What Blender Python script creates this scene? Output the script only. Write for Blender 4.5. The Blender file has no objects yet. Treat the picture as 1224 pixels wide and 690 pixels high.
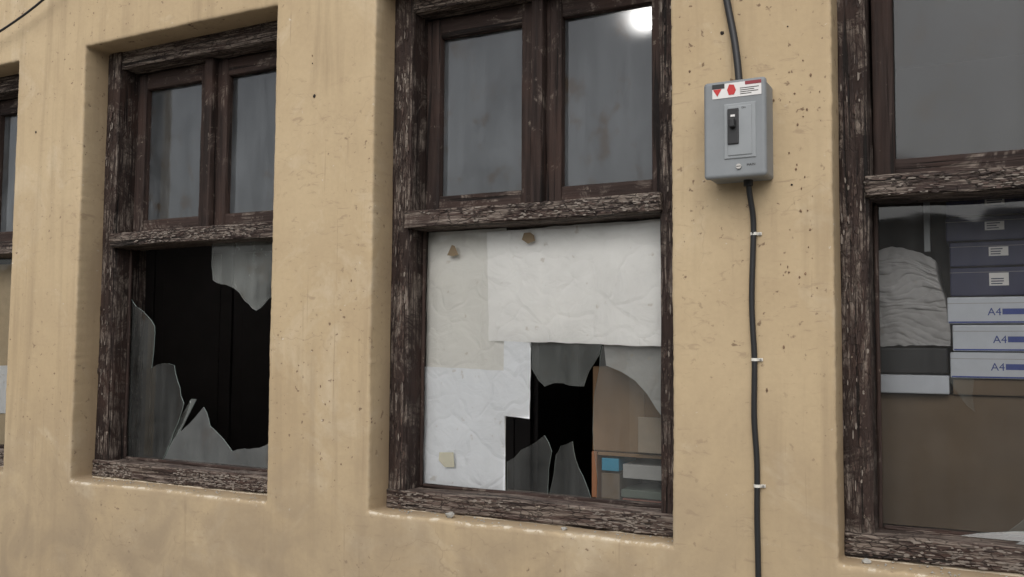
import bpy, bmesh, math, random
from mathutils import Vector, Matrix, noise
random.seed(4)
scene=bpy.context.scene
COL=scene.collection

# ------------------------------------------------------------------ helpers
def link(o,parent=None):
    COL.objects.link(o)
    if parent: o.parent=parent
    return o
def empty(name):
    e=bpy.data.objects.new(name,None); e.empty_display_size=.1; COL.objects.link(e); return e
def mesh_obj(name,verts,faces,mat,parent=None,smooth=False):
    m=bpy.data.meshes.new(name); m.from_pydata([tuple(v) for v in verts],[],faces); m.update()
    if mat: m.materials.append(mat)
    if smooth:
        for p in m.polygons: p.use_smooth=True
    return link(bpy.data.objects.new(name,m),parent)
def nz(x,y,z): return noise.noise(Vector((x,y,z)))

class NT:
    def __init__(s,name):
        s.m=bpy.data.materials.new(name); s.m.use_nodes=True; s.t=s.m.node_tree; s.t.nodes.clear()
        s.out=s.t.nodes.new('ShaderNodeOutputMaterial')
    def n(s,typ,**kw):
        nd=s.t.nodes.new(typ)
        for k,v in kw.items(): setattr(nd,k,v)
        return nd
    def l(s,a,b): s.t.links.new(a,b)
    def coord(s,scale=(1,1,1),loc=(0,0,0)):
        tc=s.n('ShaderNodeTexCoord'); mp=s.n('ShaderNodeMapping'); mp.inputs['Scale'].default_value=scale; mp.inputs['Location'].default_value=loc
        s.l(tc.outputs['Object'],mp.inputs[0]); return mp.outputs[0]
    def axis(s,ax,a,b):
        tc=s.n('ShaderNodeTexCoord'); sx=s.n('ShaderNodeSeparateXYZ'); s.l(tc.outputs['Object'],sx.inputs[0])
        mr=s.n('ShaderNodeMapRange'); mr.inputs[1].default_value=a; mr.inputs[2].default_value=b; s.l(sx.outputs[ax],mr.inputs[0]); return mr.outputs[0]
    def noise(s,vec,scale,detail=5,rough=.55,dist=0):
        nd=s.n('ShaderNodeTexNoise'); nd.inputs['Scale'].default_value=scale; nd.inputs['Detail'].default_value=detail
        nd.inputs['Roughness'].default_value=rough; nd.inputs['Distortion'].default_value=dist
        s.l(vec,nd.inputs['Vector']); return nd.outputs['Fac']
    def ramp(s,fac,stops):
        nd=s.n('ShaderNodeValToRGB'); cr=nd.color_ramp
        while len(cr.elements)<len(stops): cr.elements.new(.5)
        for e,(p,c) in zip(cr.elements,stops):
            e.position=p; e.color=(c,c,c,1) if not isinstance(c,tuple) else (*c,1)
        s.l(fac,nd.inputs[0]); return nd.outputs[0]
    def mix(s,fac,a,b,mode='MIX'):
        nd=s.n('ShaderNodeMix',data_type='RGBA',blend_type=mode)
        for sock,v in ((0,fac),(6,a),(7,b)):
            if hasattr(v,'is_linked'): s.l(v,nd.inputs[sock])
            else: nd.inputs[sock].default_value=v if sock==0 else (*v,1)
        return nd.outputs[2]
    def math(s,op,a,b=0.0):
        nd=s.n('ShaderNodeMath',operation=op)
        for i,v in enumerate((a,b)):
            if hasattr(v,'is_linked'): s.l(v,nd.inputs[i])
            else: nd.inputs[i].default_value=v
        return nd.outputs[0]
    def bump(s,h,strength,dist,normal=None):
        nd=s.n('ShaderNodeBump'); nd.inputs['Strength'].default_value=strength; nd.inputs['Distance'].default_value=dist
        s.l(h,nd.inputs['Height'])
        if normal: s.l(normal,nd.inputs['Normal'])
        return nd.outputs[0]
    def pbr(s,color,rough=.7,normal=None,metal=0,spec=.4):
        b=s.n('ShaderNodeBsdfPrincipled')
        if hasattr(color,'is_linked'): s.l(color,b.inputs['Base Color'])
        else: b.inputs['Base Color'].default_value=(*color,1)
        if hasattr(rough,'is_linked'): s.l(rough,b.inputs['Roughness'])
        else: b.inputs['Roughness'].default_value=rough
        b.inputs['Metallic'].default_value=metal; b.inputs['Specular IOR Level'].default_value=spec
        if normal: s.l(normal,b.inputs['Normal'])
        s.l(b.outputs[0],s.out.inputs[0]); return s.m

def simple(name,col,rough=.6,var=.12,scale=30,bump=.15,bd=.001,metal=0,spec=.4):
    t=NT(name); v=t.coord(); n=t.noise(v,scale,4)
    n2=t.noise(v,scale*.15,3)
    f=t.math('MULTIPLY',n,n2)
    c=t.mix(t.ramp(f,[(.1,0.),(.45,1.)]),tuple(x*(1-var) for x in col),tuple(min(1,x*(1+var)) for x in col))
    return t.pbr(c,rough,t.bump(n,bump,bd) if bump else None,metal,spec)

# ------------------------------------------------------------------ materials
def mat_wall():
    t=NT('painted_plaster')
    v=t.coord()
    big=t.noise(v,1.1,4,.6); mid=t.noise(v,5,5,.6,.6); fine=t.noise(v,70,5,.65)
    c=t.mix(t.ramp(big,[(.32,0.),(.7,1.)]),(.465,.350,.212),(.560,.440,.282))
    c=t.mix(t.ramp(mid,[(.42,0.),(.64,.5)]),c,(.455,.345,.218))
    rub=t.noise(t.coord((1,1,1),(7,2,3)),3.2,6,.7,1.0)
    c=t.mix(t.ramp(rub,[(.54,0.),(.72,.6)]),c,(.63,.53,.385))
    st=t.noise(t.coord((16,16,.9)),1.0,5,.65,.3); stm=t.noise(t.coord((1,1,1),(1,5,2)),1.6,2)
    sf=t.math('MULTIPLY',t.ramp(st,[(.48,0.),(.72,1.)]),t.ramp(stm,[(.38,0.),(.62,.55)]))
    c=t.mix(sf,c,(.29,.215,.138))
    # narrow rain runs
    st2=t.noise(t.coord((55,55,1.6),(3,0,4)),1.0,4,.6,.2)
    c=t.mix(t.math('MULTIPLY',t.ramp(st2,[(.63,0.),(.72,.5)]),t.ramp(rub,[(.45,0.),(.55,1.)])),c,(.27,.19,.12))
    sm=t.noise(t.coord((3,3,9),(2,2,7)),6,5,.7,.8)
    c=t.mix(t.math('MULTIPLY',t.ramp(sm,[(.58,0.),(.67,.6)]),t.ramp(stm,[(.45,1.),(.6,.2)])),c,(.34,.25,.165))
    sp=t.noise(v,42,3,.6); spm=t.noise(t.coord((1,1,1),(3,1,9)),2.2,3)
    s2=t.math('MULTIPLY',t.ramp(sp,[(.64,0.),(.68,1.)]),t.ramp(spm,[(.40,0.),(.56,.9)]))
    c=t.mix(s2,c,(.18,.12,.08))
    # paint knocked off in tiny pale pits
    pt=t.noise(t.coord((1,1,1),(8,8,8)),55,3,.6)
    c=t.mix(t.math('MULTIPLY',t.ramp(pt,[(.69,0.),(.71,.7)]),t.ramp(rub,[(.45,0.),(.55,1.)])),c,(.66,.61,.52))
    lf=t.math('MULTIPLY',t.axis('Z',1.5,.9),t.ramp(mid,[(.35,.25),(.65,.85)]))
    c=t.mix(lf,c,(.32,.250,.172))
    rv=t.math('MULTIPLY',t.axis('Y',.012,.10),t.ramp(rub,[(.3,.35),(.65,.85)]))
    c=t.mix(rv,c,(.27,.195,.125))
    at=t.n('ShaderNodeAttribute',attribute_name='chip')
    chn=t.noise(v,17,6,.8)
    cf=t.math('MULTIPLY',at.outputs['Fac'],t.ramp(chn,[(.50,0.),(.54,.8)]))
    c=t.mix(cf,c,(.70,.63,.51))
    vo=t.n('ShaderNodeTexVoronoi',feature='DISTANCE_TO_EDGE'); vo.inputs['Scale'].default_value=1.7
    ad=t.n('ShaderNodeVectorMath',operation='ADD'); nn=t.n('ShaderNodeTexNoise'); nn.inputs['Scale'].default_value=5; nn.inputs['Detail'].default_value=4
    t.l(v,nn.inputs[0]); sc=t.n('ShaderNodeVectorMath',operation='SCALE'); sc.inputs['Scale'].default_value=.35
    t.l(nn.outputs['Color'],sc.inputs[0]); t.l(v,ad.inputs[0]); t.l(sc.outputs[0],ad.inputs[1]); t.l(ad.outputs[0],vo.inputs['Vector'])
    cr=t.math('MULTIPLY',t.ramp(vo.outputs['Distance'],[(0.,1.),(.004,0.)]),t.ramp(t.noise(t.coord((1,1,1),(9,9,1)),1.9,2),[(.48,0.),(.62,.5)]))
    c=t.mix(cr,c,(.28,.21,.14))
    c=t.mix(t.ramp(fine,[(.3,.14),(.7,0.)]),c,(.26,.20,.13))
    h=t.math('ADD',t.math('MULTIPLY',fine,.22),t.math('MULTIPLY',mid,.4))
    return t.pbr(c,.95,t.bump(h,.35,.005),0,.08)

def mat_wood(name,axis,weather,tint=1.0,crack=.3):
    t=NT(name)
    sc={'z':(1,1,.05),'x':(.05,1,1)}[axis]
    v=t.coord(sc); vo=t.coord()
    grain=t.noise(v,130,6,.7,.25); grain2=t.noise(v,34,4,.6,.5)
    patch=t.noise(vo,9,6,.75,.8)
    c=t.mix(t.ramp(grain2,[(.35,0.),(.65,1.)]),tuple(k*tint for k in(.016,.0105,.009)),tuple(k*tint for k in(.046,.030,.025)))
    red=t.noise(t.coord((1,1,1),(3,3,3)),5,4)
    c=t.mix(t.ramp(red,[(.5,0.),(.7,.5)]),c,(.060,.033,.025))
    wm=t.math('MULTIPLY',t.ramp(grain,[(.45,0.),(.58,1.)]),t.ramp(patch,[(.64-.3*weather,0.),(.74-.25*weather,1.)]))
    c=t.mix(wm,c,(.225,.185,.155))
    fl=t.noise(t.coord((1,1,1),(5,0,5)),38,5,.75)
    c=t.mix(t.math('MULTIPLY',t.ramp(fl,[(.65,0.),(.68,1.)]),.2+.45*weather),c,(.38,.32,.255))
    sl=t.noise(t.coord({'z':(1,1,.025),'x':(.025,1,1)}[axis],(4,4,4)),75,3,.5,.2)
    spl=t.ramp(sl,[(.33,1.),(.39,0.)])
    c=t.mix(t.math('MULTIPLY',spl,.85),c,(.007,.0055,.005))
    h=t.math('ADD',t.math('MULTIPLY',grain,.8),t.math('MULTIPLY',grain2,.5))
    h=t.math('SUBTRACT',h,t.math('MULTIPLY',spl,.6))
    if crack:
        vr=t.n('ShaderNodeTexVoronoi',feature='DISTANCE_TO_EDGE'); vr.inputs['Scale'].default_value=95
        cs={'z':(1,1,.25),'x':(.25,1,1)}[axis]
        ds=t.n('ShaderNodeVectorMath',operation='ADD'); t.l(t.coord(cs),ds.inputs[0])
        n3=t.n('ShaderNodeTexNoise'); n3.inputs['Scale'].default_value=40; t.l(vo,n3.inputs[0])
        s3=t.n('ShaderNodeVectorMath',operation='SCALE'); s3.inputs['Scale'].default_value=.012; t.l(n3.outputs['Color'],s3.inputs[0]); t.l(s3.outputs[0],ds.inputs[1])
        t.l(ds.outputs[0],vr.inputs['Vector'])
        ck=t.ramp(vr.outputs['Distance'],[(0.,1.),(.09,0.)])
        ck=t.math('MULTIPLY',ck,t.ramp(patch,[(.38,0.),(.52,crack)]))
        c=t.mix(ck,c,(.008,.0065,.006))
        h=t.math('SUBTRACT',h,t.math('MULTIPLY',ck,.9))
    return t.pbr(c,t.ramp(grain,[(.3,.6),(.7,.9)]),t.bump(h,.9,.003),0,.22)

def mat_glass(name,dust,dcol,rough=.03,tint=(.93,.94,.935),blotch=.7,refl=1.5,halo=0,specks=.7):
    t=NT(name); v=t.coord()
    tr=t.n('ShaderNodeBsdfTransparent'); tr.inputs[0].default_value=(*tint,1)
    gl=t.n('ShaderNodeBsdfGlossy'); gl.inputs['Roughness'].default_value=rough
    wav=t.noise(v,7,1); t.l(t.bump(wav,.12,.01),gl.inputs['Normal'])
    fr=t.n('ShaderNodeFresnel'); fr.inputs[0].default_value=1.52
    src=tr.outputs[0]
    if halo:
        rf=t.n('ShaderNodeBsdfRefraction'); rf.inputs['IOR'].default_value=1.06; rf.inputs['Roughness'].default_value=.72
        rf.inputs[0].default_value=(*tint,1)
        m0=t.n('ShaderNodeMixShader'); m0.inputs[0].default_value=halo; t.l(src,m0.inputs[1]); t.l(rf.outputs[0],m0.inputs[2]); src=m0.outputs[0]
    m1=t.n('ShaderNodeMixShader'); t.l(t.math('MULTIPLY',fr.outputs[0],refl),m1.inputs[0]); t.l(src,m1.inputs[1]); t.l(gl.outputs[0],m1.inputs[2])
    df=t.n('ShaderNodeBsdfDiffuse')
    a=t.noise(v,3.2,6,.65,.5); b=t.noise(t.coord((12,12,1.2)),2,5,.6)
    d=t.math('ADD',t.math('MULTIPLY',a,.8),t.math('MULTIPLY',b,.5))
    d=t.math('MULTIPLY',t.ramp(d,[(.45,.3),(.9,1.7)]),dust)
    if specks:
        sp=t.noise(v,90,3)
        d=t.math('ADD',d,t.math('MULTIPLY',t.ramp(sp,[(.68,0.),(.74,1.)]),dust*specks))
    bl=t.noise(t.coord((1,1,1),(2,8,4)),13,4,.6)
    blm=t.noise(t.coord((1,1,1),(6,8,4)),3,2)
    cc=t.mix(t.math('MULTIPLY',t.ramp(bl,[(.56,0.),(.68,blotch)]),t.ramp(blm,[(.42,0.),(.52,1.)])),dcol,(.24,.17,.11))
    t.l(cc,df.inputs[0])
    m2=t.n('ShaderNodeMixShader'); t.l(d,m2.inputs[0]); t.l(m1.outputs[0],m2.inputs[1]); t.l(df.outputs[0],m2.inputs[2])
    t.l(m2.outputs[0],t.out.inputs[0]); return t.m

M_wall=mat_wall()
M_wv=mat_wood('weathered_wood_upright','z',.60,1.0,.5)
M_wh=mat_wood('weathered_wood_rail','x',1.15,1.2,.9)
M_ws=mat_wood('weathered_wood_sill','x',1.6,1.9,.8)
M_sashv=mat_wood('sash_wood_upright','z',.25,1.1,0)
M_sashh=mat_wood('sash_wood_rail','x',.35,1.1,0)
M_gup=mat_glass('dusty_glass',.165,(.34,.365,.385),.07,(.9,.9,.9),.9,2.0,.8,0)
M_gupd=mat_glass('dusty_glass_dim',.07,(.33,.35,.37),.05,(.9,.9,.9),.9,1.1,0,0)
M_glow=mat_glass('grimy_glass',.10,(.36,.37,.355),.04,(.85,.87,.85))
M_gclear=mat_glass('window_glass',.045,(.38,.38,.37),.03,(.97,.975,.97))
M_gpaper=mat_glass('clean_window_glass',.03,(.40,.38,.34),.03,(.99,.99,.985),.9,1.0)
M_shard=mat_glass('shard_glass',.14,(.38,.40,.38),.04)
M_shardL=mat_glass('pale_shard_glass',.32,(.42,.44,.42),.05)
t=NT('glass_edge'); M_rim=t.pbr((.32,.38,.355),.25,None,0,.6)
def mat_paper(name,col,warm=.4):
    t=NT(name); v=t.coord()
    a=t.noise(v,6,5,.6,.8); b=t.noise(v,1.7,3)
    c=t.mix(t.ramp(a,[(.4,0.),(.7,.4)]),col,tuple(k*.84 for k in col))
    c=t.mix(t.ramp(b,[(.45,0.),(.7,warm)]),c,(col[0]*.97,col[1]*.94,col[2]*.86))
    st=t.noise(v,30,4); c=t.mix(t.ramp(st,[(.66,0.),(.72,.35)]),c,(.42,.34,.24))
    vr=t.n('ShaderNodeTexVoronoi',feature='DISTANCE_TO_EDGE'); vr.inputs['Scale'].default_value=8
    ds=t.n('ShaderNodeVectorMath',operation='ADD'); n3=t.n('ShaderNodeTexNoise'); n3.inputs['Scale'].default_value=6; t.l(v,n3.inputs[0])
    s3=t.n('ShaderNodeVectorMath',operation='SCALE'); s3.inputs['Scale'].default_value=.22; t.l(n3.outputs['Color'],s3.inputs[0]); t.l(v,ds.inputs[0]); t.l(s3.outputs[0],ds.inputs[1]); t.l(ds.outputs[0],vr.inputs['Vector'])
    cr=t.noise(v,10,4,.55,1.8)
    h=t.math('ADD',cr,t.ramp(vr.outputs['Distance'],[(0.,.0),(.10,.35)]))
    return t.pbr(c,.8,t.bump(h,.8,.006),0,.15)
M_papA=mat_paper('aged_paper',(.80,.79,.745)); M_papB=mat_paper('white_paper',(.92,.915,.89),.25); M_papC=mat_paper('bluish_paper',(.86,.88,.90),.1)
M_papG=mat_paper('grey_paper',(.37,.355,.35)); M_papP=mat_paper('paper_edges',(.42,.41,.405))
M_tape=simple('old_tape',(.27,.20,.12),.6)
M_card=simple('cardboard',(.215,.132,.075),.85,.2,12)
M_card2=simple('dull_cardboard',(.18,.13,.085),.85,.2,8)
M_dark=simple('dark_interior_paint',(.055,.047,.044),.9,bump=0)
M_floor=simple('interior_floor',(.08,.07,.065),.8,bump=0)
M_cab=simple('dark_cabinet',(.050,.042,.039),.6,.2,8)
M_navy=simple('navy_carton',(.018,.022,.072),.5)
M_black=simple('black_plastic',(.020,.020,.021),.45)
M_white=simple('white_carton',(.62,.65,.70),.6,.06)
M_blue=simple('blue_print',(.06,.09,.32),.6)
M_cyan=simple('cyan_carton',(.03,.24,.38),.5)
M_orange=simple('orange_wood',(.27,.12,.06),.6)
M_red=simple('red_print',(.50,.03,.03),.5)
M_label=simple('label_white',(.72,.70,.68),.5,.05)
M_steel=simple('grey_enamelled_steel',(.215,.228,.236),.5,.12,14,.2,.0006,0,.4)
M_steel2=simple('grey_plate',(.265,.28,.288),.45,.08,18,.1,.0005,0,.4)
M_metal=simple('screw_metal',(.45,.43,.40),.35,.1,60,.1,.0003,.8)
M_clip=simple('clip_plastic',(.68,.66,.60),.5)
M_hole=simple('dark_hole',(.02,.015,.012),.9)
M_concrete=simple('concrete_paving',(.24,.23,.21),.9,.25,6,.4,.004)
M_block=simple('grey_rendered_wall',(.30,.29,.27),.9,.25,5,.3,.004)
M_stone=simple('mortar_crumb',(.36,.35,.32),.9,.2,60,.6,.003)
M_mortar=simple('cream_mortar',(.50,.42,.31),.9,.3,25,.9,.004)
M_flD=simple('flake_dark_paint',(.035,.022,.018),.7,.3,60); M_flB=simple('flake_brown_paint',(.085,.055,.044),.7,.3,60); M_flL=simple('bare_grey_wood',(.24,.205,.175),.85,.3,60)

# ------------------------------------------------------------------ wooden beam with worn faces
def coords(a,b,r,step):
    L=b-a; n=max(1,int(round((L-2*r)/step)))
    return [a,a+r*.35,]+[a+r+(L-2*r)*i/n for i in range(n+1)]+[b-r*.35,b]
def beam(name,x,y,z,mat,parent,axis,wear=.003,chip=.004,r=.004,step=.009,warp=.0,seed=0):
    X=coords(*x,r,step);Y=coords(*y,r,.02);Z=coords(*z,r,step)
    nx,ny,nzz=len(X)-1,len(Y)-1,len(Z)-1
    idx={};V=[];F=[]
    lo=Vector((x[0]+r,y[0]+r,z[0]+r));hi=Vector((x[1]-r,y[1]-r,z[1]-r))
    def vid(i,j,k):
        key=(i,j,k)
        if key in idx: return idx[key]
        p=Vector((X[i],Y[j],Z[k]))
        q=Vector([min(max(p[a],lo[a]),hi[a]) for a in range(3)])
        d=p-q; l=d.length; nrm=d/l if l>1e-9 else Vector((0,-1,0))
        if l>r: p=q+nrm*r
        edge=sum(1 for a in range(3) if abs(d[a])>r*.3)
        s=(3,40,40) if axis=='x' else (40,40,3)
        g=nz(p.x*s[0]+seed,p.y*s[1],p.z*s[2])
        g2=nz(p.x*10+seed*3,p.y*10,p.z*10+9)
        off=-wear*.5+wear*g*.8+ wear*.3*g2
        cs=(11,40,40) if axis=='x' else (40,40,11)
        c=nz(p.x*cs[0]+7+seed,p.y*cs[1],p.z*cs[2])
        if edge>=2: off-=chip*max(0,c+.1)*1.9
        else: off-=chip*.5*max(0,c-.25)
        p=p+nrm*off
        if warp:
            if axis=='x': p.z+=warp*nz(p.x*2.2+seed,3,1)
            else: p.x+=warp*nz(3,seed,p.z*2.2)
        idx[key]=len(V);V.append(p);return idx[key]
    for i in range(nx):
        for k in range(nzz):
            F.append((vid(i,0,k),vid(i+1,0,k),vid(i+1,0,k+1),vid(i,0,k+1)))
            F.append((vid(i,ny,k),vid(i,ny,k+1),vid(i+1,ny,k+1),vid(i+1,ny,k)))
    for j in range(ny):
        for k in range(nzz):
            F.append((vid(0,j,k),vid(0,j,k+1),vid(0,j+1,k+1),vid(0,j+1,k)))
            F.append((vid(nx,j,k),vid(nx,j+1,k),vid(nx,j+1,k+1),vid(nx,j,k+1)))
    for i in range(nx):
        for j in range(ny):
            F.append((vid(i,j,0),vid(i,j+1,0),vid(i+1,j+1,0),vid(i+1,j,0)))
            F.append((vid(i,j,nzz),vid(i+1,j,nzz),vid(i+1,j+1,nzz),vid(i,j+1,nzz)))
    return mesh_obj(name,V,F,mat,parent,True)

def flakes(parent,regions):
    """lifted, cracked flakes of old paint and splintered grain on the front faces"""
    V=[];F=[];MI=[]
    for (xa,xb,za,zb,y,n,ax,lt) in regions:
        for _ in range(n):
            cx=random.uniform(xa,xb);cz=random.uniform(za,zb)
            if nz(cx*7,cz*7,y*50)<-.15: continue
            L=random.uniform(.006,.024);Wd=random.uniform(.0018,.006)
            if ax=='z': L,Wd=Wd,L*1.4
            k=random.randint(5,7);b=len(V)
            ty=random.uniform(-.25,.25);tz=random.uniform(-.35,.35);yo=y-random.uniform(.0,.003)
            a0=random.uniform(0,6.28)
            for i in range(k):
                a=a0+i*2*math.pi/k;r=random.uniform(.6,1.15)
                dx=math.cos(a)*L*.5*r;dz=math.sin(a)*Wd*.5*r
                V.append((cx+dx,yo-abs(dx*ty*.5+dz*tz),cz+dz))
            F.append(tuple(b+i for i in range(k)));MI.append(random.choices((0,1,2),(4,3,lt))[0])
    o=mesh_obj('peeling_paint',V,F,M_flD,parent)
    o.data.materials.append(M_flB);o.data.materials.append(M_flL)
    for p,i in zip(o.data.polygons,MI): p.material_index=i
    s=o.modifiers.new('s','SOLIDIFY');s.thickness=.0007
    return o

def bbox(name,x,y,z,mat,parent=None,bev=.002,seg=2):
    bm=bmesh.new(); bmesh.ops.create_cube(bm,size=1)
    for v in bm.verts:
        v.co=Vector(((x[0]+x[1])/2+v.co.x*(x[1]-x[0]),(y[0]+y[1])/2+v.co.y*(y[1]-y[0]),(z[0]+z[1])/2+v.co.z*(z[1]-z[0])))
    if bev: bmesh.ops.bevel(bm,geom=bm.edges[:],offset=bev,segments=seg,affect='EDGES',profile=.5)
    m=bpy.data.meshes.new(name); bm.to_mesh(m); bm.free(); m.materials.append(mat)
    return link(bpy.data.objects.new(name,m),parent)

def glass(name,pts,y,mat,parent,rim=True,tilt=0.0,th=.003):
    n=len(pts); zc=sum(p[1] for p in pts)/n
    P=[Vector((px,y+tilt*(pz-zc),pz)) for px,pz in pts]
    V=list(P);F=[tuple(range(n))];mi=[0]
    if rim:
        V+= [p+Vector((0,th,0)) for p in P]
        for i in range(n):
            F.append((i,(i+1)%n,n+(i+1)%n,n+i)); mi.append(1)
    o=mesh_obj(name,V,F,mat,parent)
    o.data.materials.append(M_rim)
    for p,k in zip(o.data.polygons,mi): p.material_index=k
    return o
def jag(pts,amp=.006,seg=.03,keep=()):
    out=[];n=len(pts)
    for i in range(n):
        a=Vector(pts[i]);b=Vector(pts[(i+1)%n]);out.append(tuple(a))
        if i in keep: continue
        L=(b-a).length;k=int(L/seg)
        nrm=Vector((-(b-a).y,(b-a).x)).normalized() if L>0 else Vector((0,0))
        sg=random.choice((-1,1))
        for j in range(1,k+1):
            f=j/(k+1);out.append(tuple(a.lerp(b,f)+nrm*random.uniform(-amp,amp)*.35+nrm*sg*math.sin(f*math.pi)*min(L*.06,amp)))
    return out

def sheet(name,c,y,mat,parent=None,amp=.004,n=36,seed=0,curl=0.0,folds=()):
    V=[];F=[]
    for j in range(n+1):
        v=j/n
        for i in range(n+1):
            u=i/n
            x=(1-u)*(1-v)*c[0][0]+u*(1-v)*c[1][0]+u*v*c[2][0]+(1-u)*v*c[3][0]
            z=(1-u)*(1-v)*c[0][1]+u*(1-v)*c[1][1]+u*v*c[2][1]+(1-u)*v*c[3][1]
            d=amp*(.5+nz(x*5+seed,z*5,seed)*.8+.35*nz(x*16,z*16+seed,2))
            for f in folds: d+=.0045*max(0,1-abs(u-f)*n/1.5)
            d=max(d,0)+curl*(1-v)**3
            V.append((x+.0015*nz(z*20,seed,1),y+d,z+.002*nz(x*20,seed,4)+.003*nz(x*4,seed,6)))
    for j in range(n):
        for i in range(n):
            a=j*(n+1)+i;F.append((a,a+1,a+n+2,a+n+1))
    return mesh_obj(name,V,F,mat,parent,True)

# ------------------------------------------------------------------ plastered wall with four deep openings
W=.915
X0=[-4.222,-2.925,-1.623,-.323]
ZB,ZT=1.112,2.681
def build_wall():
    V=[];F=[];chip=[]
    def add(p,c=0.0): V.append(p);chip.append(c);return len(V)-1
    OUT=.06
    prof=[(.06,0,0),(.03,0,.0),(.012,0,.0),(.006,.0004,.25),(.003,.002,.9),(.001,.004,1),(0,.008,.9),(0,.018,.15),(0,.05,.0),(0,.085,0),(0,.12,0),(0,.3,0)]
    for wi,x0 in enumerate(X0):
        nxs=int(W/.006); nzs=int((ZT-ZB)/.006)
        par=[('b',i/nxs) for i in range(nxs)]+[('r',i/nzs) for i in range(nzs)]+[('t',i/nxs) for i in range(nxs)]+[('l',i/nzs) for i in range(nzs)]
        rings=[]
        for (o,d,w) in prof:
            ring=[]
            ax,bx,az,bz=x0-o,x0+W+o,ZB-o,ZT+o
            for side,f in par:
                if side=='b': x,z,nn=ax+(bx-ax)*f,az,(0,-1)
                elif side=='r': x,z,nn=bx,az+(bz-az)*f,(1,0)
                elif side=='t': x,z,nn=bx-(bx-ax)*f,bz,(0,1)
                else: x,z,nn=ax,bz-(bz-az)*f,(-1,0)
                if o<.02:
                    r=.008
                    cx=min(max(x,ax+r),bx-r);cz=min(max(z,az+r),bz-r)
                    dx,dz=x-cx,z-cz
                    if abs(dx)>1e-6 and abs(dz)>1e-6:
                        l=math.hypot(dx,dz);x,z=cx+dx/l*r,cz+dz/l*r
                k=1.0 if o<.02 else (.5 if o<.04 else 0)
                if d>.09: k*=.3
                lf=.0035*nz(x*2.3+wi*5,z*2.3,1)+.0012*nz(x*9,z*9,wi)
                hf=.0015*nz(x*45,z*45,wi+3)+.0010*nz(x*110,z*110,wi) if (o<.008 and d<.03) else 0
                if side=='b' and d<.05: hf*=1.7; lf*=2.2
                s=(lf+hf)*k
                x+=nn[0]*s; z+=nn[1]*s
                yy=d+(.0008*nz(x*30,z*30,7) if 0<d<.03 else 0)
                cw=w*(1.0 if side=='b' else .10)
                ring.append(add((x,yy,z),cw))
            rings.append(ring)
        n=len(par)
        for a,b in zip(rings,rings[1:]):
            for i in range(n):
                j=(i+1)%n
                F.append((a[i],a[j],b[j],b[i]))
    xs=[-7.0]
    for x0 in X0: xs+= [x0-OUT,x0+W+OUT]
    xs.append(4.0)
    def quad(xa,xb,za,zb):
        i=[add((xa,0,za)),add((xb,0,za)),add((xb,0,zb)),add((xa,0,zb))];F.append(tuple(i))
    quad(-7,4,0,ZB-OUT);quad(-7,4,ZT+OUT,4.0)
    for i in range(0,len(xs),2): quad(xs[i],xs[i+1],ZB-OUT,ZT+OUT)
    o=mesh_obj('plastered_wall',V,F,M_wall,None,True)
    bm=bmesh.new();bm.from_mesh(o.data)
    bmesh.ops.recalc_face_normals(bm,faces=bm.faces[:])
    bm.to_mesh(o.data);bm.free()
    at=o.data.attributes.new('chip','FLOAT','POINT')
    for i,c in enumerate(chip): at.data[i].value=c
    for p in o.data.polygons:
        if p.area>.02: p.use_smooth=False
    return o
wall=build_wall()
def hole(x,z,r,name='wall_plug',mat=None,asp=1.0):
    bm=bmesh.new(); n=14
    vs=[bm.verts.new((x+r*math.cos(a*2*math.pi/n)*random.uniform(.7,1.2),-.0010,z+asp*r*math.sin(a*2*math.pi/n)*random.uniform(.7,1.2))) for a in range(n)]
    c=bm.verts.new((x,-.0025,z))
    for i in range(n): bm.faces.new((vs[i],vs[(i+1)%n],c))
    m=bpy.data.meshes.new(name);bm.to_mesh(m);bm.free();m.materials.append(mat or M_hole)
    link(bpy.data.objects.new(name,m),wall)
for x,z,r in [(-1.85,2.366,.006),(-.577,2.368,.005),(-3.187,2.39,.005),(-1.86,2.47,.0025),(-.42,2.36,.002),(-.415,1.98,.0025)]: hole(x,z,r)
# spatter of brown mud to the right of the breaker box and below the windows
M_mud=simple('mud_spatter',(.20,.13,.08),.9,.3,60)
for i in range(46):
    if i<26: x=random.gauss(-.39,.02);z=random.uniform(1.70,2.30)
    else: x=random.choice([random.uniform(-.68,-.36),random.uniform(-1.98,-1.68)]);z=random.uniform(1.05,2.5)
    hole(x,z,random.uniform(.0009,.0028),'mud_spot',M_mud,random.uniform(1,2.2))

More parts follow.
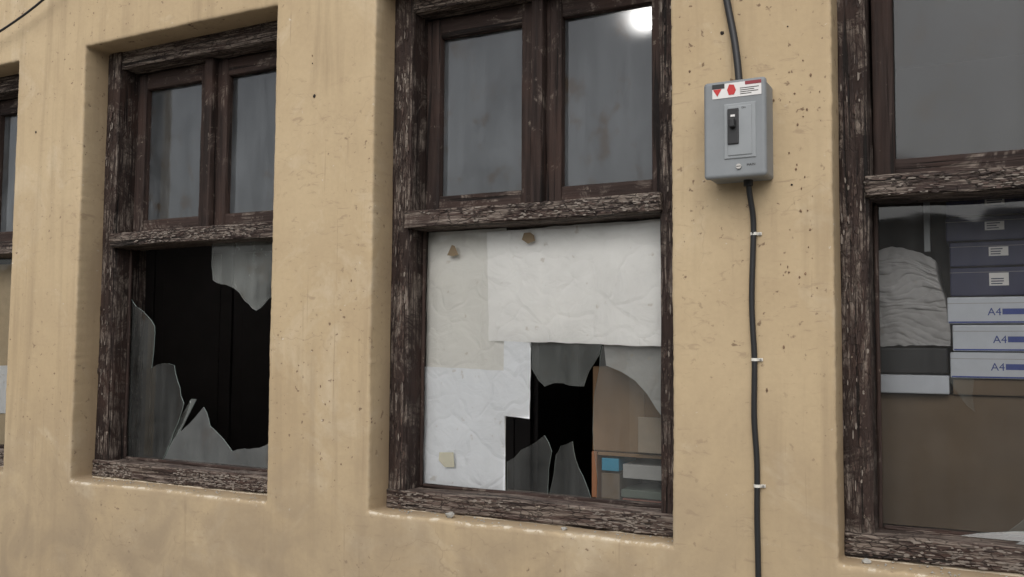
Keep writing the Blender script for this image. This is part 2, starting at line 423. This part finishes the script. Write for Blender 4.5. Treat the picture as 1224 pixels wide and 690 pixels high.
# ------------------------------------------------------------------ windows
def mortar(x0,parent,seed):
    V=[];F=[];n=150;m=6
    for i in range(n+1):
        x=x0+.004+(W-.008)*i/n
        h=.005+.006*nz(x*9,seed,1)+.004*nz(x*40,seed,2); w=.022+.014*nz(x*6,seed,5)+.006*nz(x*35,1,seed)
        h=max(h,.001)
        for j in range(m+1):
            a=j/m*math.pi/2
            V.append((x,.112-w*math.cos(a),1.108+(h+.005)*math.sin(a)+.001*nz(x*60,j,seed)))
    for i in range(n):
        for j in range(m):
            a=i*(m+1)+j;F.append((a,a+m+1,a+m+2,a+1))
    return mesh_obj('mortar_bead',V,F,M_mortar,parent,True)
def window(x0,s,gup):
    e=empty('wooden_window')
    R=lambda a,b:(x0+a,x0+b)
    beam('jamb_left',R(-.004,.066),(.10,.25),(1.12,2.69),M_wv,e,'z',.003,.008,warp=.005,seed=s,step=.007)
    beam('jamb_right',R(.850,.919),(.10,.25),(1.12,2.69),M_wv,e,'z',.003,.006,warp=.005,seed=s+2)
    beam('head',R(.06,.856),(.107,.245),(2.615,2.69),M_wh,e,'x',.003,.004,seed=s+3)
    beam('transom',R(.056,.860),(.082,.24),(1.948,2.003),M_wh,e,'x',.004,.014,warp=.006,seed=s+4,step=.005)
    beam('sill_rail',R(-.002,.917),(.088,.255),(1.114,1.174),M_ws,e,'x',.005,.016,warp=.005,seed=s+5,step=.005)
    for nm,a,b in (('casement_left',.068,.447),('casement_right',.481,.848)):
        beam(nm+'_stile_a',R(a,a+.05),(.178,.222),(2.006,2.613),M_sashv,e,'z',.001,.002,seed=s+6)
        beam(nm+'_stile_b',R(b-.046,b),(.178,.222),(2.006,2.613),M_sashv,e,'z',.001,.002,seed=s+7)
        beam(nm+'_rail_top',R(a+.048,b-.044),(.181,.220),(2.55,2.613),M_sashh,e,'x',.001,.002,seed=s+8)
        beam(nm+'_rail_bottom',R(a+.048,b-.044),(.181,.220),(2.004,2.056),M_sashh,e,'x',.001,.003,seed=s+9)
        glass(nm+'_pane',[(x0+a+.046,2.05),(x0+b-.042,2.05),(x0+b-.042,2.555),(x0+a+.046,2.555)],.205,gup,e,False)
    beam('mullion',R(.445,.483),(.150,.245),(2.0,2.618),M_sashv,e,'z',.002,.003,seed=s+10)
    beam('glazing_bead_left',R(.066,.078),(.166,.179),(1.17,1.95),M_sashv,e,'z',.002,.003,seed=s+11)
    beam('glazing_bead_right',R(.838,.850),(.166,.179),(1.17,1.95),M_sashv,e,'z',.002,.003,seed=s+12)
    beam('glazing_bead_bottom',R(.078,.838),(.164,.178),(1.168,1.182),M_sashh,e,'x',.002,.004,seed=s+13)
    mortar(x0,e,s)
    flakes(e,[(x0+.06,x0+.85,1.953,1.998,.083,420,'x',3),(x0+.01,x0+.90,1.119,1.169,.0895,620,'x',9),(x0+.003,x0+.058,1.18,2.62,.1015,300,'z',1.4),(x0+.857,x0+.912,1.18,2.62,.1015,180,'z',1.0)])
    return e
wins=[window(x,10*(i+1),M_gupd if i==3 else M_gup) for i,x in enumerate(X0)]
GY=.184
glass('lower_pane',[(X0[0]+.07,1.17),(X0[0]+.846,1.17),(X0[0]+.846,1.95),(X0[0]+.07,1.95)],GY,M_gclear,wins[0],False)
o=X0[1]
def A(L): return [(o+a,b) for a,b in L]
glass('broken_glass_upper',jag(A([(.4718,1.956),(.478,1.822),(.54,1.805),(.605,1.775),(.65,1.735),(.6833,1.712),(.715,1.73),(.7616,1.765),(.85,1.80),(.85,1.956)]),.005,.03,keep=(8,9)),GY,M_shardL,wins[1])
glass('broken_glass_side',jag(A([(.055,1.166),(.242,1.166),(.301,1.2705),(.352,1.385),(.33,1.44),(.299,1.5186),(.24,1.525),(.183,1.5075),(.192,1.661),(.15,1.70),(.09,1.735),(.055,1.78)]),.005,.03,keep=(0,11)),GY,M_glow,wins[1])
glass('broken_glass_lower',jag(A([(.248,1.166),(.307,1.262),(.44,1.3742),(.475,1.31),(.585,1.228),(.66,1.24),(.7535,1.265),(.85,1.30),(.85,1.166)]),.004,.03,keep=(7,8)),GY+.006,M_shard,wins[1],True,.03)
glass('glass_splinter',A([(.235,1.168),(.30,1.30),(.37,1.40),(.395,1.40),(.33,1.29),(.275,1.168)]),GY+.012,M_shard,wins[1],True,.05)
o=X0[2]
glass('pane_remaining',A([(.062,1.168),(.345,1.168),(.350,1.30),(.347,1.39),(.43,1.40),(.435,1.535),(.43,1.60),(.655,1.603),(.66,1.60),(.852,1.60),(.852,1.955),(.062,1.955)]),GY,M_gpaper,wins[2],False)
glass('hanging_shard',jag(A([(.43,1.607),(.435,1.535),(.4788,1.483),(.5357,1.494),(.5998,1.486),(.63,1.55),(.6527,1.603)]),.004,.03,keep=(6,)),GY+.001,M_shard,wins[2])
glass('shard_bottom_left',jag(A([(.3587,1.170),(.3587,1.262),(.4045,1.299),(.4788,1.344),(.502,1.30),(.49,1.170)]),.004,.03,keep=(0,5)),GY,M_glow,wins[2])
glass('shard_bottom_mid',jag(A([(.492,1.170),(.512,1.29),(.5266,1.317),(.5622,1.331),(.5825,1.258),(.6232,1.170)]),.003,.03,keep=(5,)),GY+.006,M_glow,wins[2],True,.03)
glass('side_glass',jag(A([(.6384,1.168),(.6384,1.262),(.6283,1.40),(.6476,1.539),(.656,1.60),(.852,1.60),(.852,1.168)]),.004,.04,keep=(4,5,6)),GY,M_glow,wins[2])
def ptop(name,c,y,mat,**k): return sheet(name,A(c),y,mat,None,**k)
ptop('paper_sheet',[(.066,1.172),(.345,1.174),(.345,1.948),(.066,1.948)],.196,M_papA,amp=.009,seed=1)
ptop('paper_sheet',[(.2875,1.612),(.85,1.600),(.85,1.948),(.281,1.938)],.189,M_papB,amp=.010,seed=2,n=60,folds=(.33,.66))
ptop('paper_sheet',[(.067,1.175),(.347,1.170),(.3475,1.525),(.067,1.533)],.188,M_papC,amp=.007,seed=3)
ptop('paper_sheet',[(.342,1.394),(.429,1.3885),(.432,1.608),(.342,1.612)],.187,M_papC,amp=.004,seed=4)
ptop('paper_sheet',[(.30,1.60),(.42,1.60),(.43,1.64),(.30,1.64)],.206,M_papA,amp=.002,seed=6,n=8)
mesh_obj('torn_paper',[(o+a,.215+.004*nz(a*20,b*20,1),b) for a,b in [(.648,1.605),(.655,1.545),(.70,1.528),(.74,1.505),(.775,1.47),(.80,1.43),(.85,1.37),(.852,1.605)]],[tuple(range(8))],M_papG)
def patch(name,L,y,mat): return mesh_obj(name,[(o+a,y,b) for a,b in L],[tuple(range(len(L)))],mat)
patch('tape_patch',[(.150,1.872),(.172,1.868),(.190,1.872),(.176,1.900),(.166,1.903)],.1795,M_tape)
patch('tape_patch',[(.405,1.908),(.425,1.895),(.448,1.902),(.445,1.918),(.432,1.928),(.412,1.927)],.1795,M_tape)
patch('tape_patch',[(.128,1.252),(.130,1.276),(.18,1.279),(.184,1.235),(.150,1.233)],.1795,simple('yellow_tape',(.42,.40,.31),.6))
o=X0[3]
glass('lower_pane',A([(.062,1.168),(.852,1.168),(.852,1.955),(.062,1.955)]),GY,M_gclear,wins[3],False)

def tube(name,pts,r,mat,parent=None,smooth=True):
    cu=bpy.data.curves.new(name,'CURVE');cu.dimensions='3D';cu.bevel_depth=r;cu.bevel_resolution=4;cu.use_fill_caps=True
    sp=cu.splines.new('NURBS' if smooth else 'POLY');sp.points.add(len(pts)-1)
    for p,q in zip(sp.points,pts): p.co=(*q,1)
    if smooth: sp.use_endpoint_u=True;sp.order_u=4;sp.resolution_u=8
    cu.materials.append(mat)
    return link(bpy.data.objects.new(name,cu),parent)
glass('glass_flake',[(-.10,1.53),(-.083,1.50),(-.062,1.468),(-.046,1.455),(-.050,1.49),(-.046,1.53)],.181,M_shard,wins[3],True)
glass('loose_glass',[(-.08,1.176),(.02,1.176),(.10,1.176),(.11,1.20),(.03,1.195),(-.04,1.185)],.150,M_shard,wins[3],True,.4)
glass('loose_glass',[(.00,1.176),(.13,1.176),(.12,1.27),(.07,1.24)],.172,M_glow,wins[3],True,.1)
glass('loose_glass',[(.03,1.172),(.16,1.172),(.15,1.205),(.06,1.19)],.135,M_shard,wins[3],True,.3)

def crumb(x,y,z,r,mat,name):
    bm=bmesh.new();bmesh.ops.create_icosphere(bm,subdivisions=2,radius=r)
    sd=random.random()*50
    for v in bm.verts:
        v.co*=1+.5*nz(v.co.x/r+sd,v.co.y/r,v.co.z/r); v.co.z*=.6; v.co+=Vector((x,y,z+r*.4))
    m=bpy.data.meshes.new(name);bm.to_mesh(m);bm.free();m.materials.append(mat);link(bpy.data.objects.new(name,m))
crumb(-1.372,.045,1.116,.014,M_stone,'mortar_lump')
crumb(-1.02,.05,1.114,.008,M_stone,'mortar_lump')
crumb(-.27,.05,1.114,.010,M_stone,'mortar_lump')
bm=bmesh.new()
for i in range(320):
    w=random.choice(X0);x=w+random.uniform(.02,.9);y=random.uniform(.015,.085);r=random.uniform(.0008,.003)
    mt=bmesh.ops.create_icosphere(bm,subdivisions=1,radius=r)
    for v in mt['verts']: v.co=Vector((v.co.x*random.uniform(.7,1.4)+x,v.co.y+y,v.co.z*.7+1.1135+r*.3))
m=bpy.data.meshes.new('sill_grit');bm.to_mesh(m);bm.free();m.materials.append(M_stone);link(bpy.data.objects.new('sill_grit',m))

# ------------------------------------------------------------------ breaker box
bx=empty('electrical_breaker_box')
xa,xb,za,zb=-.599,-.453,1.991,2.222
bbox('steel_back_box',(xa+.003,xb-.003),(-.078,.002),(za+.003,zb-.003),M_steel,bx,.008,4)
bbox('front_cover',(xa,xb),(-.092,-.074),(za,zb),M_steel,bx,.009,5)
bbox('switch_plate',(-.550,-.476),(-.0945,-.090),(2.035,2.165),M_steel2,bx,.002,2)
bbox('plate_step',(-.541,-.485),(-.0965,-.093),(2.042,2.158),M_steel2,bx,.0015,2)
bbox('switch_bezel',(-.5405,-.5145),(-.1005,-.095),(2.068,2.152),M_black,bx,.002,2)
bbox('switch_lever',(-.534,-.521),(-.114,-.099),(2.105,2.126),M_black,bx,.003,3)
bbox('rating_mark',(-.5325,-.5225),(-.1012,-.1002),(2.132,2.137),M_label,bx,0)
bbox('warning_label',(-.577,-.463),(-.0932,-.0915),(2.180,2.214),M_label,bx,0)
bbox('label_black_band',(-.577,-.548),(-.0938,-.0930),(2.203,2.214),M_black,bx,0)
bbox('label_red_band',(-.50,-.463),(-.0938,-.0930),(2.206,2.214),simple('label_dark_red',(.25,.03,.04),.5),bx,0)
mesh_obj('label_red_triangle',[(-.575,-.0940,2.202),(-.555,-.0940,2.202),(-.565,-.0940,2.185)],[(0,2,1)],M_red,bx)
mesh_obj('label_red_emblem',[(-.538,-.0940,2.186),(-.526,-.0940,2.186),(-.521,-.0940,2.196),(-.526,-.0940,2.209),(-.537,-.0940,2.211),(-.542,-.0940,2.198)],[(0,1,2,3,4,5)],M_red,bx)
for i in range(4): bbox('label_line',(-.512,-.512+random.uniform(.025,.045)),(-.0938,-.0930),(2.185+i*.0045,2.1864+i*.0045),M_hole,bx,0)
def text(body,size,loc,mat,parent,name):
    c=bpy.data.curves.new(name,'FONT');c.body=body;c.size=size;c.extrude=.0002;c.materials.append(mat)
    ob=bpy.data.objects.new(name,c);ob.location=loc;ob.rotation_euler=(math.pi/2,0,0);link(ob,parent);return ob
text('ON',.006,(-.508,-.0968,2.150),M_black,bx,'on_mark')
text('MAIN',.008,(-.498,-.0924,2.016),M_hole,bx,'maker_text')
def cyl(name,x,z,y0,y1,r,mat,parent,n=24):
    V=[];F=[]
    for y in (y0,y1):
        for i in range(n): V.append((x+r*math.cos(i*2*math.pi/n),y,z+r*math.sin(i*2*math.pi/n)))
    F.append(tuple(range(n)));F.append(tuple(range(2*n-1,n-1,-1)))
    for i in range(n): F.append((i,(i+1)%n,n+(i+1)%n,n+i))
    return mesh_obj(name,V,F,mat,parent)
cyl('cover_screw',-.516,2.016,-.0965,-.091,.006,M_metal,bx)
bbox('screw_slot',(-.521,-.511),(-.0969,-.0963),(2.0153,2.0167),M_hole,bx,0)
def vcyl(name,x,y,z0,z1,r,mat,parent,n=24):
    V=[];F=[]
    for z in (z0,z1):
        for i in range(n): V.append((x+r*math.cos(i*2*math.pi/n),y+r*math.sin(i*2*math.pi/n),z))
    F.append(tuple(range(n)));F.append(tuple(range(2*n-1,n-1,-1)))
    for i in range(n): F.append((i,(i+1)%n,n+(i+1)%n,n+i))
    return mesh_obj(name,V,F,mat,parent)
vcyl('cable_gland_top',-.527,-.035,2.218,2.232,.013,M_clip,bx)
vcyl('cable_gland_bottom',-.510,-.028,1.980,1.995,.011,M_black,bx)
tube('power_cable',[(-.527,-.035,2.215),(-.530,-.032,2.26),(-.538,-.022,2.32),(-.552,-.012,2.39),(-.566,-.010,2.46),(-.575,-.010,2.56),(-.572,-.010,2.72),(-.57,-.010,3.0),(-.57,-.01,3.9)],.0088,M_black)
cab=[(-.510,-.028,1.995),(-.509,-.024,1.96),(-.502,-.012,1.92),(-.503,-.008,1.868),(-.507,-.008,1.78),(-.510,-.008,1.70),(-.506,-.008,1.62),(-.503,-.008,1.57),(-.505,-.008,1.50),(-.507,-.008,1.42),(-.500,-.008,1.35),(-.500,-.008,1.276),(-.502,-.008,1.2),(-.499,-.008,1.1),(-.501,-.008,.9),(-.50,-.008,.3),(-.50,-.008,.02)]
tube('power_cable',cab,.0068,M_black)
def clip(x,z):
    V=[];F=[];n=14;w=.0035;r=.0085
    prof=[(x+r*math.cos(math.pi*i/n),-.007-r*math.sin(math.pi*i/n)) for i in range(n+1)]
    prof=[(x+.018,-.001),(x+.018,-.005),(x+r,-.005)]+prof+[(x-r,-.001)]
    for (px,py) in prof: V.append((px,py,z-w));V.append((px,py,z+w))
    for i in range(len(prof)-1): F.append((2*i,2*i+1,2*i+3,2*i+2))
    c=mesh_obj('cable_clip',V,F,M_clip)
    s=c.modifiers.new('s','SOLIDIFY');s.thickness=.0012
    cyl('nail',x+.0135,z,-.008,-.004,.0025,M_metal,c,10)
for x,z in [(-.503,1.868),(-.5035,1.57),(-.500,1.276)]: clip(x,z)
tube('overhead_wire',[(-4.6,-.04,2.62),(-4.0,-.04,2.66),(-3.60,-.04,2.735),(-3.40,-.04,2.785),(-3.25,-.04,2.825),(-3.08,-.04,2.885),(-2.8,-.04,3.02),(-2.4,-.04,3.25)],.0045,M_black)

# ------------------------------------------------------------------ interior
room=empty('interior_room')
def plane(name,pts,mat,parent): return mesh_obj(name,pts,[(0,1,2,3)],mat,parent)
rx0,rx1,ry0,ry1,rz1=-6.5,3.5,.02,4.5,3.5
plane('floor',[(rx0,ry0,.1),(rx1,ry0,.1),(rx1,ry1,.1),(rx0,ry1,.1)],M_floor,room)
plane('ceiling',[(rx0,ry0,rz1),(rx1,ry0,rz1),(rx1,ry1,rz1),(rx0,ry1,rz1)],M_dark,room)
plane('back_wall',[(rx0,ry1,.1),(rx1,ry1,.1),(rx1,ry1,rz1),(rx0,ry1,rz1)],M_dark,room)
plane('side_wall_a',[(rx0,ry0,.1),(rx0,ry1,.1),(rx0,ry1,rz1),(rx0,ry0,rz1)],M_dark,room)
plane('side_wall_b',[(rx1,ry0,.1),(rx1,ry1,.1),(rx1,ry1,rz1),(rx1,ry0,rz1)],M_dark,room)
cup=empty('wooden_cupboard')
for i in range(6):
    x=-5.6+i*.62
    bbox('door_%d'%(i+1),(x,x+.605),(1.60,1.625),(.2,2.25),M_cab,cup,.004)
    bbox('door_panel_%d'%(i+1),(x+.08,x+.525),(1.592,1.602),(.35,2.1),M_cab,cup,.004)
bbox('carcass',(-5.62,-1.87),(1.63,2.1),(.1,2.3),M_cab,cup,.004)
# lit bulb added to stand in for sky glare in the upper pane
glare_lamp=empty('added_glare_lamp')
t=NT('glare_emission');em=t.n('ShaderNodeEmission');em.inputs[0].default_value=(1,.98,.95,1);em.inputs[1].default_value=20;t.l(em.outputs[0],t.out.inputs[0])
bm=bmesh.new();bmesh.ops.create_uvsphere(bm,u_segments=20,v_segments=12,radius=.030)
for v in bm.verts: v.co.z*=1.15; v.co+=Vector((-1.385,1.8,3.10))
m=bpy.data.meshes.new('glare_bulb');bm.to_mesh(m);bm.free();m.materials.append(t.m);link(bpy.data.objects.new('glare_bulb',m),glare_lamp)
vcyl('glare_lamp_holder',-1.385,1.8,3.128,3.18,.016,M_black,glare_lamp,12)
vcyl('glare_lamp_cord',-1.385,1.8,3.17,3.5,.004,M_black,glare_lamp,8)

desk=empty('office_table')
bbox('top',(-1.9,.95),(.30,.95),(.97,1.0),M_card2,desk,.004)
for i,(x,y) in enumerate([(-1.85,.34),(-1.85,.9),(.9,.34),(.9,.9)]): bbox('leg_%d'%(i+1),(x-.025,x+.025),(y-.025,y+.025),(.1,.972),M_card2,desk,.003)
bbox('cardboard_box',(-.42,.62),(.33,.75),(1.002,1.484),M_card2,None,.003)
bbox('board',(-.095,.50),(.315,.70),(1.486,1.525),M_card2,None,.003)
zs=[(1.527,1.590,'white'),(1.593,1.657,'white'),(1.660,1.725,'white'),(1.728,1.797,'navy'),(1.800,1.860,'navy'),(1.863,1.922,'navy'),(1.925,1.985,'navy')]
for i,(a,b,kd) in enumerate(zs):
    j=random.uniform(-.007,.007);x=-.097+j;y=.302+random.uniform(0,.012)
    e=bbox('paper_ream_box',(x,x+.30),(y,y+.21),(a,b),M_white if kd=='white' else M_navy,None,.003)
    if kd=='white':
        text('A4',.026,(x+.088,y-.0008,a+.020),M_blue,e,'print')
        bbox('blue_panel',(x+.120,x+.300),(y-.0006,y+.001),(a+.022,a+.036),M_blue,e,0)
        bbox('blue_stripe',(x+.003,x+.297),(y-.0006,y+.001),(a+.002,a+.0055),M_blue,e,0)
        bbox('lid_edge',(x-.0005,x+.3005),(y-.0004,y+.002),(b-.016,b-.0148),M_papG,e,0)
    else:
        bbox('white_label',(x+.086,x+.128),(y-.001,y+.001),(a+.024,b-.014),M_label,e,0)
        for q in range(3): bbox('label_print',(x+.090,x+.090+random.uniform(.02,.034)),(y-.0016,y-.0005),(a+.0275+q*.006,a+.0300+q*.006),M_navy,e,0)
        bbox('lid_edge',(x-.0005,x+.3005),(y-.0004,y+.002),(b-.012,b-.0112),M_papG,e,0)
# slumped pile of loose papers
V=[];F=[];nu=70;nv=160
def pile_pt(u,v):
    z=1.602+v*.225
    left=-.290-.012*math.sin(v*3.0)+.010*nz(0,v*7,3)+.004*nz(1,v*40,3)
    right=-.106+.008*math.sin(v*5+1)-.045*max(0,v-.55)
    x=left+(right-left)*u
    sag=.030*math.sin(u*2.2+v*.8)-.05*(u-.5)**2*v+.012*nz(u*2.3,v*3,2)
    layer=(v*17+2.2*nz(u*1.6,v*5,9)+.5*u)
    fr=layer-math.floor(layer); li=math.floor(layer)
    ed=.012*nz(li*1.7,u*2.5,4)+.0015*(abs(fr-.5)*2)**2+.004*nz(u*9,v*9,8)
    return (x,.314+ed,z+sag*(.15+.85*v)+.003*nz(u*12,v*14,5))
for j in range(nv+1):
    for i in range(nu+1): V.append(pile_pt(i/nu,j/nv))
for j in range(nv):
    for i in range(nu):
        a=j*(nu+1)+i;F.append((a,a+1,a+nu+2,a+nu+1))
nb=len(V)
for j in range(nv+1):
    for i in (0,nu):
        p=V[j*(nu+1)+i];V.append((p[0],.54,p[2]))
for j in range(nv):
    F.append((j*(nu+1),(j+1)*(nu+1),nb+2*(j+1),nb+2*j));F.append((j*(nu+1)+nu,nb+2*j+1,nb+2*j+3,(j+1)*(nu+1)+nu))
top=nv*(nu+1);tb=len(V)
for i in range(nu+1):
    p=V[top+i];V.append((p[0],.54,p[2]))
for i in range(nu): F.append((top+i,top+i+1,tb+i+1,tb+i))
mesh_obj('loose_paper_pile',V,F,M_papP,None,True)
bbox('dark_folder_stack',(-.292,-.104),(.300,.52),(1.536,1.600),M_black,None,.004)
bbox('paper_ream_box',(-.298,-.102),(.296,.52),(1.487,1.533),M_white,None,.003)
bbox('shelf_post',(-.152,-.138),(.30,.315),(1.84,2.0),M_steel2,None,.001)

cb=empty('cardboard_carton')
bbox('body',(-1.045,-.70),(.30,.60),(1.296,1.54),M_card,cb,.004)
bbox('packing_tape',(-.93,-.885),(.2985,.302),(1.30,1.536),simple('parcel_tape',(.235,.15,.088),.4),cb,0)
sh=empty('wooden_shelf_unit')
bbox('shelf_board',(-1.028,-.60),(.30,.62),(1.284,1.294),M_card,sh,.001)
bbox('upright_left',(-1.046,-1.030),(.298,.62),(1.002,1.294),M_orange,sh,.001)
bbox('shelf_board_low',(-1.03,-.60),(.30,.62),(1.12,1.134),M_card2,sh,.001)
bbox('cyan_carton',(-1.018,-.965),(.305,.45),(1.240,1.276),M_cyan)
bbox('small_white_carton',(-.955,-.80),(.31,.45),(1.222,1.262),M_papG)
bbox('red_folder',(-.955,-.78),(.305,.45),(1.136,1.165),simple('dull_red',(.20,.07,.05),.6))
bbox('green_folder',(-.96,-.76),(.31,.47),(1.168,1.190),simple('green_cover',(.11,.13,.11),.6))
bbox('grey_file_box',(-1.022,-.965),(.312,.5),(1.136,1.233),simple('brown_file',(.14,.10,.07),.7))
bbox('beige_file_box',(-.90,-.72),(.285,.298),(1.30,1.40),simple('beige_card',(.30,.235,.18),.7),None,.002)
bbox('pale_partition_board',(-4.1,-3.3),(.26,.28),(1.0,1.93),simple('pale_board',(.55,.43,.27),.8),None,.002)
sheet('paper_sheet',[(-3.75,1.30),(-3.45,1.30),(-3.45,1.50),(-3.75,1.50)],.25,M_papC,None,.004,16,9)

# ------------------------------------------------------------------ outside
g=plane('ground',[(-150,-150,0),(150,-150,0),(150,150,0),(-150,150,0)],M_concrete,None)
bbox('added_boundary_wall',(-25,22),(-9.0,-8.8),(.0,3.0),M_block,None,.01)  # unseen wall added behind the camera to be reflected in the panes
bbox('added_wall_coping',(-25,22),(-9.06,-8.74),(3.002,3.08),M_concrete,None,.01)

# ------------------------------------------------------------------ light
w=bpy.data.worlds.new('World');scene.world=w;w.use_nodes=True;nt=w.node_tree;nt.nodes.clear()
out=nt.nodes.new('ShaderNodeOutputWorld');bg=nt.nodes.new('ShaderNodeBackground');sky=nt.nodes.new('ShaderNodeTexSky');hs=nt.nodes.new('ShaderNodeHueSaturation')
sky.sky_type='NISHITA';sky.sun_disc=False
sd=Vector((.20,-.85,.80)).normalized()
el=math.asin(sd.z);az=math.atan2(sd.x,sd.y)
sky.sun_elevation=el;sky.sun_rotation=az;sky.dust_density=3;sky.air_density=1
hs.inputs['Saturation'].default_value=.27
bg.inputs[1].default_value=.15
nt.links.new(sky.outputs[0],hs.inputs['Color']);nt.links.new(hs.outputs[0],bg.inputs[0]);nt.links.new(bg.outputs[0],out.inputs[0])
L=bpy.data.lights.new('sun','SUN');L.energy=1.2;L.angle=math.radians(70);L.color=(1,.975,.945)
lo=bpy.data.objects.new('sun',L);lo.rotation_euler=sd.to_track_quat('Z','Y').to_euler();COL.objects.link(lo)

# ------------------------------------------------------------------ camera
yaw,pit,rol=.4834,.0615,.0068
F0=Vector((-math.sin(yaw),math.cos(yaw),0));Rv=Vector((math.cos(yaw),math.sin(yaw),0));Zv=Vector((0,0,1))
Fw=F0*math.cos(pit)+Zv*math.sin(pit);U=-F0*math.sin(pit)+Zv*math.cos(pit)
R2=Rv*math.cos(rol)+U*math.sin(rol);U2=-Rv*math.sin(rol)+U*math.cos(rol)
cam=bpy.data.cameras.new('camera');cam.sensor_width=36;cam.lens=1100/1224*36;cam.clip_start=.05;cam.clip_end=600
co=bpy.data.objects.new('camera',cam);COL.objects.link(co)
mw=Matrix((R2,U2,-Fw)).transposed().to_4x4();mw.translation=Vector((0,-2.2,1.6));co.matrix_world=mw
scene.camera=co
scene.view_settings.view_transform='Standard';scene.view_settings.look='None';scene.view_settings.exposure=0
